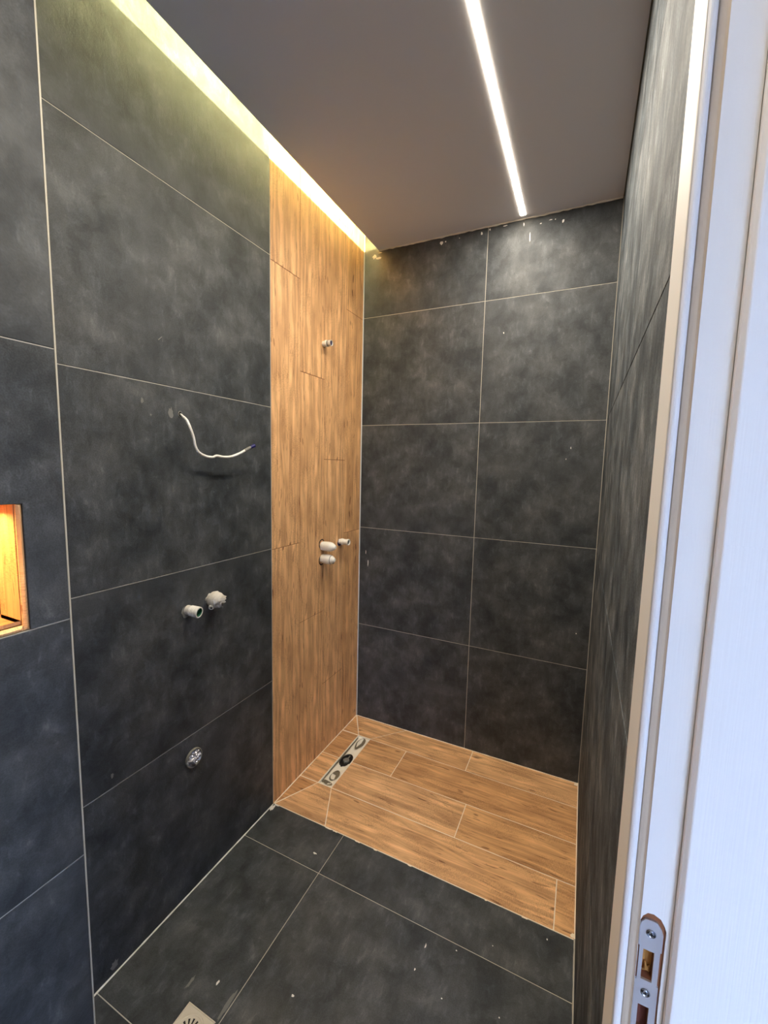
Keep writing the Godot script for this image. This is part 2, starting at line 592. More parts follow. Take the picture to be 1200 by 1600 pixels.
	for s in [[0.315, 0.912, 0.022, 0.010], [0.225, 1.436, 0.012, 0.05], [0.365, 1.43, 0.014, 0.10], [0.30, 1.40, 0.008, 0.02], [0.523, 1.325, 0.012, 0.008], [0.831, 1.026, 0.005, 0.02], [0.926, 0.994, 0.006, 0.006], [0.823, 1.103, 0.006, 0.008], [1.191, 0.826, 0.005, 0.008], [1.03, 0.927, 0.005, 0.004], [0.921, 1.135, 0.006, 0.005], [1.083, 1.104, 0.005, 0.005]]:
		i += 1
		splash(f, Vector3(s[0], 0.0002, s[1]), U, V, s[2], s[3], 40 + i, M.plaster if i != 2 and i != 3 else M.dust)
	for s in [[1.266, 0.012, 0.03, 0.022], [1.268, 0.775, 0.016, 0.022], [0.02, 0.79, 0.03, 0.01], [0.012, 0.812, 0.02, 0.04]]:
		i += 1
		splash(f, Vector3(s[0], 0.0004, s[1]), U, V, s[2], s[3], 40 + i, M.plaster if s[0] < 1.0 else M.wood_grout)
	for k in 10:     # the tray's ragged grout along its front edge
		i += 1
		splash(f, Vector3(rng.randf_range(0.25, 1.15), 0.0003, 0.789), U, V, rng.randf_range(0.01, 0.05), 0.006, 80 + i, M.wood_grout, "grout_crumb")

func wall_left():
	var w := thing("wall_left", "left wall of dark slate tiles with a wood-look plank strip in the shower corner", "", Vector3.ZERO, "structure")
	var g := Geo.new()
	g.box(Vector3(-0.15, -0.01, 0.789), Vector3(-0.0012, TOP, DEEP))
	part("grout_bed", g, M.grout, w)
	g = Geo.new()
	g.box(Vector3(-0.15, -0.01, -0.12), Vector3(-0.0014, TOP, 0.789))
	part("plank_grout", g, M.mdf, w)
	var U := Vector3.FORWARD      # u = -z, v = y: the face looks along +x
	var V := Vector3.UP
	tile_grid(w, [-BZ - 0.05, -0.7915], [0.0, 0.6, 1.2, 1.8, 2.4, TOP], Vector3.ZERO, U, V)
	var cols := [[-0.7895, -0.59, [0.0, 1.195, 2.385, TOP], 0], [-0.59, -0.39, [0.0, 0.8, 1.988, TOP], 1], [-0.39, -0.185, [0.0, 0.392, 1.594, 2.794, TOP], 2], [-0.185, 0.0, [0.0, 1.188, 2.392, TOP], 3]]
	var e := 0.0013
	var n := 0
	for c in cols:
		for j in c[2].size() - 1:
			wood_plank(w, rect(c[0] + e, c[2][j] + e, c[1] - e, c[2][j + 1] - e), Vector3.ZERO, U, V, Vector2(c[0], c[2][j] if j > 0 else c[2][1] - 1.2), true, (c[3] + j * 3 + n) % 4)
			n += 1
	# pale sealant in the corner with the back wall
	g = Geo.new()
	g.sweep([Vector3(0.001, 0.0, 0.001), Vector3(0.001, 0.8, 0.001), Vector3(0.001, 1.6, 0.001), Vector3(0.001, TOP - 0.005, 0.001)], [0.004, 0.0035, 0.0038, 0.0035], 8)
	part("sealant_line", g, M.caulk, w, false)
	# chalk marks and dust on the tiles
	var i := 0
	for s in [[1.719, 1.266, 0.022, 0.04], [1.744, 1.361, 0.012, 0.02], [1.705, 1.335, 0.008, 0.008], [0.03, 1.52, 0.03, 0.03], [0.64, 1.50, 0.012, 0.02], [1.46, 1.10, 0.004, 0.004]]:
		i += 1
		splash(w, Vector3(0.0002, s[0], s[1]), U, V, s[2], s[3], 140 + i, M.dust, "dust_mark", 0.0005)
	g = Geo.new()
	g.sweep([Vector3(0.0003, 1.932, 1.302), Vector3(0.0006, 1.944, 1.290), Vector3(0.0003, 1.930, 1.288)], [0.0012, 0.0016, 0.001], 6)
	part("chalk_mark", g, M.dust, w, false)
	g = Geo.new()
	var arc := []; var rad := []
	for k in 8:
		var a := -0.6 + 1.5 * k / 7.0
		arc.append(Vector3(0.0004, 1.485 + 0.02 * sin(a - 0.6), 1.279 - 0.012 * cos(a)))
		rad.append(0.0009)
	g.sweep(arc, rad, 6)
	part("chalk_mark", g, M.dust, w, false)

func wall_back():
	var w := thing("wall_back", "back wall of the shower in large dark slate tiles with pale joints", "", Vector3.ZERO, "structure")
	bed(w, Vector3(-0.15, -0.01, -0.15), Vector3(W + 0.15, TOP, -0.0012), M.grout)
	tile_grid(w, [0.0015, 0.692, W - 0.0015], [0.0, 0.6, 1.2, 1.8, 2.4, TOP], Vector3.ZERO, Vector3.RIGHT, Vector3.UP)
	var i := 0
	for s in [[0.453, 2.719, 0.022, 0.022], [0.475, 2.722, 0.010, 0.010], [0.547, 2.725, 0.006, 0.006], [0.064, 2.722, 0.03, 0.03], [0.09, 2.71, 0.04, 0.014], [0.10, 2.737, 0.03, 0.006], [0.66, 2.725, 0.012, 0.018], [0.70, 2.735, 0.01, 0.012], [0.774, 2.737, 0.03, 0.006], [0.891, 2.66, 0.005, 0.05], [0.86, 2.725, 0.006, 0.02], [0.937, 2.713, 0.01, 0.006], [1.034, 2.704, 0.014, 0.018], [1.0, 2.718, 0.006, 0.006], [0.98, 2.72, 0.02, 0.005], [0.792, 2.236, 0.006, 0.01], [0.061, 0.985, 0.006, 0.05], [0.045, 1.05, 0.005, 0.03], [1.215, 0.773, 0.006, 0.008], [1.133, 1.673, 0.004, 0.014], [1.115, 1.62, 0.004, 0.008]]:
		i += 1
		splash(w, Vector3(s[0], s[1], 0.0002), Vector3.RIGHT, Vector3.UP, s[2], s[3], 200 + i, M.plaster)
	# ragged filler where the ceiling board meets the tiles
	var g := Geo.new()
	var path := []; var rad := []
	for k in 60:
		path.append(Vector3(0.095 + (W - 0.1) * k / 59.0, H - 0.0005 + rng.randf_range(-0.002, 0.001), 0.0012))
		rad.append(rng.randf_range(0.0030, 0.0062))
	g.sweep(path, rad, 6)
	part("filler_line", g, M.plaster, w, false)

func wall_right():
	var w := thing("wall_right", "right wall of dark slate tiles running to the white door frame", "", Vector3.ZERO, "structure")
	var T := W + 0.2
	var g := Geo.new()
	g.box(Vector3(W + 0.0012, -0.01, -0.15), Vector3(T, TOP, JZ - 0.055))
	g.box(Vector3(W + 0.0012, 2.14, JZ - 0.055), Vector3(T, TOP, 2.5))
	g.box(Vector3(W + 0.0012, -0.01, 2.5), Vector3(T, TOP, DEEP + 0.15))
	part("grout_bed", g, M.dark_grout, w)
	# u = z, v = y: the face looks along -x
	var U := Vector3.BACK
	var V := Vector3.UP
	var o := Vector3(W, 0, 0)
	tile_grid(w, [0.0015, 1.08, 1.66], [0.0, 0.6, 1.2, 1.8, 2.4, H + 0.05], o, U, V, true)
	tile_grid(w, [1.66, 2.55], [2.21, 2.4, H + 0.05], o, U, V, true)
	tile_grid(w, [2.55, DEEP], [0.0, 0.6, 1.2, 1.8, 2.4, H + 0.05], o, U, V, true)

const NZ0 := 1.741
const NZ1 := 2.25
const NY0 := 1.2015
const NY1 := 1.471

func wall_boxing(power: float):
	var w := thing("wall_boxing", "boxed-out slate-tiled wall with a lit wood-lined niche and a pale edge trim", "", Vector3.ZERO, "structure")
	var x := BX - 0.0012
	var g := Geo.new()
	g.box(Vector3(0.0, -0.01, BZ + 0.0012), Vector3(x, 1.2, DEEP))
	g.box(Vector3(0.0, NY1 + 0.009, BZ + 0.0012), Vector3(x, TOP, DEEP))
	g.box(Vector3(0.0, 1.2, BZ + 0.0012), Vector3(x, NY1 + 0.009, NZ0 - 0.009))
	g.box(Vector3(0.0, 1.2, NZ1 + 0.009), Vector3(x, NY1 + 0.009, DEEP))
	g.box(Vector3(0.0, 1.2, NZ0 - 0.009), Vector3(0.045, NY1 + 0.009, NZ1 + 0.009))
	part("grout_bed", g, M.grout, w)
	var U := Vector3.FORWARD
	var V := Vector3.UP
	var o := Vector3(BX, 0, 0)
	var z0 := BZ + 0.003
	for r in [[0.0, 0.6], [0.6, 1.2], [1.8, TOP]]:
		slate_tile(w, rect(-z0 - 1.2 + GAP, r[0] + GAP, -z0, r[1] - GAP), o, U, V)
		slate_tile(w, rect(-DEEP, r[0] + GAP, -z0 - 1.2 - GAP, r[1] - GAP), o, U, V)
	slate_tile(w, rect(-DEEP, 1.2 + GAP, -z0 - 1.2 - GAP, 1.8 - GAP), o, U, V)
	slate_tile(w, PackedVector2Array([Vector2(-z0 - 1.2 + GAP, 1.2 + GAP), Vector2(-NZ1, 1.2 + GAP), Vector2(-NZ1, NY1), Vector2(-NZ0, NY1), Vector2(-NZ0, 1.2 + GAP), Vector2(-z0, 1.2 + GAP), Vector2(-z0, 1.8 - GAP), Vector2(-z0 - 1.2 + GAP, 1.8 - GAP)]), o, U, V)
	# far end of the boxing, facing the shower
	tile_grid(w, [-BX + 0.004, 0.0], [0.0, 0.6, 1.2, 1.8, 2.4, TOP], Vector3(0, 0, BZ), Vector3.LEFT, Vector3.UP)
	g = Geo.new()
	g.extrude([Vector2(BX - 0.006, BZ - 0.0012), Vector2(BX - 0.0005, BZ - 0.0012), Vector2(BX + 0.0004, BZ + 0.0002), Vector2(BX + 0.0004, BZ + 0.0026), Vector2(BX - 0.001, BZ + 0.0028)], 0.0, H)
	part("edge_trim", g, M.trim, w)
	# niche lining: boards with a dark gap behind their pale front edges
	var e := 0.011
	var bx := BX - 0.0135
	wood_plank(w, rect(-NZ0 - e, NY0, -NZ0 - 0.0004, NY1), o, U, V, Vector2(-NZ0 - 0.1, 1.0), true, 2, "lining_edge", 0.005)
	wood_plank(w, rect(-NZ1, NY0, -NZ0 - e - 0.0004, NY0 + e), o, U, V, Vector2(-NZ1 - 0.3, NY0 - 0.1), false, 2, "lining_edge", 0.005)
	wood_plank(w, rect(0.056, NY0 + e, bx, NY1 - 0.001), Vector3(0, 0, NZ0 + e), Vector3.RIGHT, V, Vector2(0, 0.9), true, 0, "lining_board")
	wood_plank(w, rect(-bx, -NZ1, -0.056, -NZ0 - e), Vector3(0, NY0 + e, 0), Vector3.LEFT, Vector3.FORWARD * -1.0 * -1.0, Vector2(-BX, -NZ1 - 0.3), true, 1, "lining_board")
	wood_plank(w, rect(-NZ1 + 0.001, NY0 + e + 0.001, -NZ0 - e - 0.002, NY1 - 0.001), Vector3(0.055, 0, 0), U, V, Vector2(-NZ1, NY0), false, 3, "lining_board")
	wood_plank(w, rect(0.056, NZ0, BX - 0.0105, NZ1), Vector3(0, NY1 - 0.0005, 0), Vector3.RIGHT, Vector3.BACK, Vector2(0, NZ0 - 0.3), true, 2, "lining_board")
	wood_plank(w, rect(-BX, NY0 + e, -0.056, NY1 - 0.001), Vector3(0, 0, NZ1), Vector3.LEFT, V, Vector2(-BX, 0.9), true, 0, "lining_board")
	# a small warm strip under the niche's top
	var n := thing("niche_strip_light", "warm strip light under the top of the wood-lined niche", "lamp")
	g = Geo.new()
	g.box(Vector3(0.090, NY1 - 0.0175, NZ0 + 0.03), Vector3(0.106, NY1 - 0.0095, NZ1 - 0.03), 0.001)
	part("profile", g, M.alu, n)
	g = Geo.new()
	g.box(Vector3(0.093, NY1 - 0.020, NZ0 + 0.033), Vector3(0.103, NY1 - 0.0175, NZ1 - 0.033), 0.0005)
	part("diffuser", g, glow(Color(1.0, 0.82, 0.55), 1.5), n)
	var l := AreaLight3D.new()
	l.name = "niche_light"
	l.area_size = Vector2(0.01, NZ1 - NZ0 - 0.066)
	l.light_color = Color(1.0, 0.80, 0.50)
	l.light_energy = power
	l.shadow_enabled = true
	set_range(l)
	n.add_child(l)
	l.position = Vector3(0.098, NY1 - 0.021, (NZ0 + NZ1) / 2)
	l.rotation.x = -PI / 2

func set_range(l: Light3D):
	for p in l.get_property_list():
		if p.name in ["area_range", "omni_range", "spot_range"]:
			l.set(p.name, 8.0)
		if p.name in ["area_attenuation", "omni_attenuation", "spot_attenuation"]:
			l.set(p.name, 2.0)

func wall_front():
	var w := thing("wall_front", "plain painted wall behind the camera", "", Vector3.ZERO, "structure")
	var g := Geo.new()
	g.box(Vector3(-0.15, -0.01, DEEP), Vector3(W + 0.2, TOP, DEEP + 0.15))
	part("plaster_face", g, M.paint, w)

const LX0 := 0.847
const LX1 := 0.873
const LZ0 := 0.032
const LZ1 := 2.2

func ceiling():
	var c := thing("ceiling", "lowered pale ceiling board with an open cove slot along the left wall", "", Vector3.ZERO, "structure")
	var t := H + 0.0125
	var g := Geo.new()
	g.box(Vector3(0.092, H, 0.0), Vector3(LX0, t, BZ))
	g.box(Vector3(BX, H, BZ), Vector3(LX0, t, DEEP))
	g.box(Vector3(LX1, H, 0.0), Vector3(W - 0.004, t, DEEP))
	g.box(Vector3(LX0, H, 0.0), Vector3(LX1, t, LZ0))
	g.box(Vector3(LX0, H, LZ1), Vector3(LX1, t, DEEP))
	part("ceiling_board", g, M.paint, c)
	g = Geo.new()
	g.box(Vector3(-0.15, TOP, -0.15), Vector3(W + 0.2, TOP + 0.15, DEEP + 0.2))
	part("slab", g, M.paint, c)
	g = Geo.new()
	g.box(Vector3(0.34, t, 0.0), Vector3(0.36, TOP, BZ))
	part("cove_back", g, M.paint, c)
	g = Geo.new()
	g.box(Vector3(W - 0.004, H + 0.003, 0.0), Vector3(W + 0.002, H + 0.03, DEEP))
	part("shadow_gap_profile", g, M.dark_grout, c)

func door_frame():
	var d := thing("door_1", "white lacquered door frame at the right with moulded casing and a strike plate", "", Vector3.ZERO, "structure")
	var head := 2.12
	var T := W + 0.2
	# casing on the wall of the bathroom
	var g := Geo.new()
	g.extrude([Vector2(W, 1.634), Vector2(1.2705, 1.634), Vector2(1.2695, 1.6355), Vector2(1.2695, 1.705), Vector2(1.2702, 1.7075)], 0.0, head)
	g.extrude([Vector2(W, 2.49), Vector2(1.2695, 2.49), Vector2(1.2695, 2.565), Vector2(W, 2.565)], 0.0, head)
	g.box(Vector3(1.2695, head - 0.01, 1.634), Vector3(W, head + 0.08, 2.565), 0.001)
	part("casing", g, M.lacquer, d)
	# rounded nose between casing and gasket groove
	g = Geo.new()
	var arc := [Vector2(1.2702, 1.7060)]
	for k in 9:
		var a := PI - PI * k / 8.0
		arc.append(Vector2(1.27445 + 0.00415 * cos(a), 1.7058 + 0.0036 * sin(a)))
	arc.append(Vector2(1.2786, 1.700))
	g.extrude(arc, 0.0, head)
	part("casing_nose", g, M.lacquer, d)
	g = Geo.new()
	g.extrude([Vector2(1.2786, 1.7025), Vector2(1.2798, 1.7050), Vector2(1.2825, 1.7060), Vector2(1.2852, 1.7064), Vector2(1.2874, 1.7078)], 0.0, head)
	part("gasket", g, M.gasket, d)
	# jamb face, two halves cut round the mortise of the strike plate
	var X0 := 1.2874; var X1 := 1.3159; var cx := 1.2990
	var mx0 := X0 + 0.0002; var mx1 := 1.3118; var my0 := 0.845; var my1 := 1.0905
	var hl := [Vector2(X0, 0), Vector2(cx, 0), Vector2(cx, my0), Vector2(mx0, my0)]
	var left := PackedVector2Array([Vector2(X0, 0), Vector2(cx, 0), Vector2(cx, my0 - 0.002), Vector2(mx0 + 0.004, my0), Vector2(mx0, my0 + 0.006), Vector2(mx0, my1 - 0.012), Vector2(mx0 + 0.002, my1 - 0.006), Vector2(mx0 + 0.006, my1 - 0.001), Vector2(cx, my1), Vector2(cx, head), Vector2(X0, head)])
	var right := PackedVector2Array([Vector2(cx, 0), Vector2(X1, 0), Vector2(X1, head), Vector2(cx, head), Vector2(cx, my1), Vector2(mx1 - 0.006, my1 - 0.003), Vector2(mx1 - 0.002, my1 - 0.010), Vector2(mx1, my1 - 0.016), Vector2(mx1 - 0.0006, 0.98), Vector2(mx1, 0.95), Vector2(mx1, my0 + 0.006), Vector2(mx1 - 0.004, my0), Vector2(cx, my0 - 0.002)])
	var _hl := hl
	g = Geo.new()
	g.prism(left, Vector3(0, 0, JZ), Vector3.RIGHT, Vector3.UP, 0.003, 0.0, func(q: Vector2) -> Vector2: return q)
	g.prism(right, Vector3(0, 0, JZ), Vector3.RIGHT, Vector3.UP, 0.003, 0.0, func(q: Vector2) -> Vector2: return q)
	g.box(Vector3(X0, 0.0, JZ - 0.05), Vector3(X0 + 0.0008, head, JZ - 0.003))
	g.box(Vector3(X1, 0.0, JZ - 0.05), Vector3(T, head, JZ - 0.002))
	g.box(Vector3(1.2702, head, JZ - 0.01), Vector3(T, head + 0.02, 2.5), 0.001)
	g.box(Vector3(1.2702, 0.0, 2.485), Vector3(T, head, 2.5), 0.001)
	part("jamb", g, M.lacquer, d)
	# door stop with an eased front edge
	g = Geo.new()
	g.extrude([Vector2(1.3166, JZ - 0.002), Vector2(1.3166, JZ + 0.0080), Vector2(1.3192, JZ + 0.0118), Vector2(1.3199, JZ + 0.0126), Vector2(1.3210, JZ + 0.0130), Vector2(T, JZ + 0.0130), Vector2(T, JZ - 0.002)], 0.0, head)
	part("door_stop", g, M.lacquer, d)
	# raw board seen in the mortise, with the bolt pockets
	var p := Geo.new()
	var zb := JZ - 0.0032
	var a0 := 1.2925; var a1 := 1.3035
	var A := [1.0075, 1.0445]; var B := [0.937, 0.9755]
	p.box(Vector3(X0, my0 - 0.01, zb - 0.02), Vector3(a0, my1 + 0.01, zb))
	p.box(Vector3(a1, my0 - 0.01, zb - 0.02), Vector3(X1 - 0.001, my1 + 0.01, zb))
	p.box(Vector3(a0, A[1], zb - 0.02), Vector3(a1, my1 + 0.01, zb))
	p.box(Vector3(a0, B[1], zb - 0.02), Vector3(a1, A[0], zb))
	p.box(Vector3(a0, my0 - 0.01, zb - 0.02), Vector3(a1, B[0], zb))
	part("routed_board", p, M.mdf, d)
	p = Geo.new()
	p.box(Vector3(a0, A[0], zb - 0.022), Vector3(a1, A[1], zb - 0.010))
	p.sweep([Vector3(1.296, 1.0085, zb - 0.009), Vector3(1.2985, 1.013, zb - 0.006), Vector3(1.2975, 1.019, zb - 0.0085)], [0.0018, 0.0022, 0.0008], 6)
	p.sweep([Vector3(1.3015, 1.0085, zb - 0.009), Vector3(1.3000, 1.014, zb - 0.0075), Vector3(1.302, 1.0165, zb - 0.0085)], [0.0016, 0.0018, 0.0008], 6)
	part("latch_pocket", p, M.pale_wood, d)
	p = Geo.new()
	p.box(Vector3(a0, B[0], zb - 0.022), Vector3(a1, B[1], zb - 0.010))
	part("bolt_pocket", p, M.red_wood, d)
	# the plate: two halves round its openings, 2 mm thick
	var zp := JZ - 0.0007
	var pc := 1.2982
	var l0 := 1.2881; var l1 := 1.3096
	var ly := [0.862, 1.0815]
	var L := PackedVector2Array([Vector2(l0 + 0.005, ly[0]), Vector2(pc, ly[0] - 0.001), Vector2(pc, B[0]), Vector2(a0 + 0.0003, B[0]), Vector2(a0 + 0.0003, B[1]), Vector2(pc, B[1]), Vector2(pc, A[0]), Vector2(a0 + 0.0003, A[0]), Vector2(a0 + 0.0003, A[1]), Vector2(pc, A[1]), Vector2(pc, ly[1]), Vector2(l0 + 0.004, ly[1] - 0.001), Vector2(l0 + 0.0008, ly[1] - 0.006), Vector2(l0, ly[1] - 0.011), Vector2(l0, A[1] + 0.003), Vector2(l0 + 0.0012, A[1] + 0.0025), Vector2(l0 + 0.0012, A[0] - 0.0025), Vector2(l0, A[0] - 0.003), Vector2(l0, ly[0] + 0.008)])
	var Rr := PackedVector2Array([Vector2(pc, ly[0] - 0.001), Vector2(l1 - 0.005, ly[0]), Vector2(l1, ly[0] + 0.008), Vector2(l1, A[0] - 0.003), Vector2(l1 - 0.0012, A[0] - 0.0025), Vector2(l1 - 0.0012, A[1] + 0.0025), Vector2(l1, A[1] + 0.003), Vector2(l1, ly[1] - 0.013), Vector2(l1 - 0.0015, ly[1] - 0.008), Vector2(l1 - 0.006, ly[1] - 0.001), Vector2(pc, ly[1]), Vector2(pc, A[1]), Vector2(a1 - 0.0003, A[1]), Vector2(a1 - 0.0003, A[0]), Vector2(pc, A[0]), Vector2(pc, B[1]), Vector2(a1 - 0.0003, B[1]), Vector2(a1 - 0.0003, B[0]), Vector2(pc, B[0])])
	g = Geo.new()
	g.prism(L, Vector3(0, 0, zp), Vector3.RIGHT, Vector3.UP, 0.0022, 0.0, func(q: Vector2) -> Vector2: return q)
	g.prism(Rr, Vector3(0, 0, zp), Vector3.RIGHT, Vector3.UP, 0.0022, 0.0, func(q: Vector2) -> Vector2: return q)
	var plate := part("strike_plate", g, M.steel, d)
	plate.set_meta("label", "satin steel strike plate with two openings")
	for y in [1.066, 0.9925, 0.897]:
		g = Geo.new()
		var c := Vector3(1.2985, y, zp + 0.0001)
		var zz := Vector3.BACK
		g.lathe(c, zz, [Vector2(0.0, 0.0046), Vector2(0.0007, 0.0046), Vector2(0.0007, 0.0046), Vector2(0.0009, 0.0038), Vector2(0.0005, 0.0032), Vector2(0.0010, 0.0026), Vector2(0.0012, 0.0)], 20)
		var s := part("screw", g, M.chrome, plate, false)
		var _s := s
		g = Geo.new()
		for k in 2:
			var q := Vector3(0.0019, 0.0005, 0) if k == 0 else Vector3(0.0005, 0.0019, 0)
			g.box(c - q + Vector3(0, 0, 0.0010), c + q + Vector3(0, 0, 0.0014))
		part("screw_recess", g, M.black, plate, false)

func corridor():
	# the room through the doorway, outside the frame; its window sends the daylight in
	var w := thing("wall_corridor", "plain painted shell of the room beyond the doorway", "", Vector3.ZERO, "structure")
	var ze := 4.2
	var xl := W + 0.2
	var xr := 3.3
	var x0 := 1.8; var x1 := 3.1; var y0 := 0.3; var y1 := 2.4
	var g := Geo.new()
	g.box(Vector3(xr, -0.01, 0.9), Vector3(xr + 0.15, TOP, 1.3))
	g.box(Vector3(xr, -0.01, 2.2), Vector3(xr + 0.15, TOP, ze + 0.2))
	g.box(Vector3(xr, -0.01, 1.3), Vector3(xr + 0.15, 0.5, 2.2))
	g.box(Vector3(xr, 2.2, 1.3), Vector3(xr + 0.15, TOP, 2.2))
	g.box(Vector3(xl, -0.01, 0.75), Vector3(xr + 0.15, TOP, 0.9))
	g.box(Vector3(xl - 0.15, -0.01, DEEP + 0.15), Vector3(xl, TOP, ze + 0.2))
	g.box(Vector3(xl, TOP, 0.75), Vector3(xr + 0.15, TOP + 0.15, ze + 0.2))
	g.box(Vector3(xl, -0.01, ze), Vector3(x0, TOP, ze + 0.2))
	g.box(Vector3(x1, -0.01, ze), Vector3(xr, TOP, ze + 0.2))
	g.box(Vector3(x0, -0.01, ze), Vector3(x1, y0, ze + 0.2))
	g.box(Vector3(x0, y1, ze), Vector3(x1, TOP, ze + 0.2))
	part("plaster_face", g, M.paint, w)
	g = Geo.new()
	g.box(Vector3(xl, -0.2, 0.75), Vector3(xr + 0.15, -0.0012, ze + 0.2))
	part("screed", g, M.dust, w)
	var v := thing("window_1", "white framed window of the room beyond the doorway", "", Vector3.ZERO, "structure")
	g = Geo.new()
	g.box(Vector3(x0, y0, ze + 0.08), Vector3(x0 + 0.05, y1, ze + 0.14), 0.003)
	g.box(Vector3(x1 - 0.05, y0, ze + 0.08), Vector3(x1, y1, ze + 0.14), 0.003)
	g.box(Vector3(x0 + 0.05, y0, ze + 0.08), Vector3(x1 - 0.05, y0 + 0.05, ze + 0.14), 0.003)
	g.box(Vector3(x0 + 0.05, y1 - 0.05, ze + 0.08), Vector3(x1 - 0.05, y1, ze + 0.14), 0.003)
	part("window_frame", g, M.lacquer, v)
	g = Geo.new()
	g.box(Vector3(x0 + 0.05, y0 + 0.05, ze + 0.108), Vector3(x1 - 0.05, y1 - 0.05, ze + 0.112))
	part("pane", g, M.pane, v)
	v = thing("window_2", "white framed side window of the room beyond the doorway", "", Vector3.ZERO, "structure")  # unseen window, added for more daylight on the boxed-out wall
	g = Geo.new()
	g.box(Vector3(xr + 0.06, 0.5, 1.3), Vector3(xr + 0.12, 2.2, 1.35), 0.003)
	g.box(Vector3(xr + 0.06, 0.5, 2.15), Vector3(xr + 0.12, 2.2, 2.2), 0.003)
	g.box(Vector3(xr + 0.06, 0.5, 1.35), Vector3(xr + 0.12, 0.55, 2.15), 0.003)
	g.box(Vector3(xr + 0.06, 2.15, 1.35), Vector3(xr + 0.12, 2.2, 2.15), 0.003)
	part("window_frame", g, M.lacquer, v)
	g = Geo.new()
	g.box(Vector3(xr + 0.088, 0.55, 1.35), Vector3(xr + 0.092, 2.15, 2.15))
	part("pane", g, M.pane, v)

# ------------------------------------------------------------------ lamps
func ceiling_line(power: float, col: Color):
	var n := thing("linear_ceiling_light", "long narrow white LED line recessed in the lowered ceiling", "lamp", Vector3((LX0 + LX1) / 2, H, 0))
	var g := Geo.new()
	var hw := (LX1 - LX0) / 2
	g.box(Vector3(-hw, 0.010, LZ0), Vector3(hw, 0.0125, LZ1))
	g.box(Vector3(-hw, 0.0, LZ0), Vector3(-hw + 0.001, 0.010, LZ1))
	g.box(Vector3(hw - 0.001, 0.0, LZ0), Vector3(hw, 0.010, LZ1))
	part("profile", g, M.alu, n)
	g = Geo.new()
	g.box(Vector3(-hw + 0.0012, -0.0028, LZ0 + 0.001), Vector3(hw - 0.0012, 0.006, LZ1 - 0.001), 0.0012)
	part("diffuser", g, glow(Color(1.0, 0.93, 0.82), 22.0), n)
	var l := AreaLight3D.new()
	l.name = "ceiling_line_light"
	l.area_size = Vector2(2 * hw - 0.004, LZ1 - LZ0 - 0.12)
	l.light_color = col
	l.light_energy = power
	l.shadow_enabled = true
	set_range(l)
	n.add_child(l)
	l.position = Vector3(0, -0.0034, (LZ0 + LZ1) / 2 + 0.05)
	l.rotation.x = -PI / 2

func cove_strip(power: float, col: Color):
	var n := thing("cove_strip_light", "warm LED strip lying in the ceiling cove along the left wall", "lamp", Vector3(0.15, H + 0.0125, 0))
	var g := Geo.new()
	g.box(Vector3(0.0, 0.0, 0.02), Vector3(0.012, 0.007, BZ - 0.02), 0.0005)
	part("profile", g, M.alu, n)
	g = Geo.new()
	g.box(Vector3(-0.001, 0.001, 0.022), Vector3(0.0, 0.005, BZ - 0.022))
	part("diffuser", g, glow(col, 2.0), n)
	var l := AreaLight3D.new()
	l.name = "cove_light"
	l.area_size = Vector2(BZ - 0.05, 0.004)
	l.light_color = col
	l.light_energy = power
	l.shadow_enabled = true
	set_range(l)
	n.add_child(l)
	l.position = Vector3(-0.0016, 0.003, BZ / 2)
	l.rotation = Vector3(0.75, PI / 2, 0)

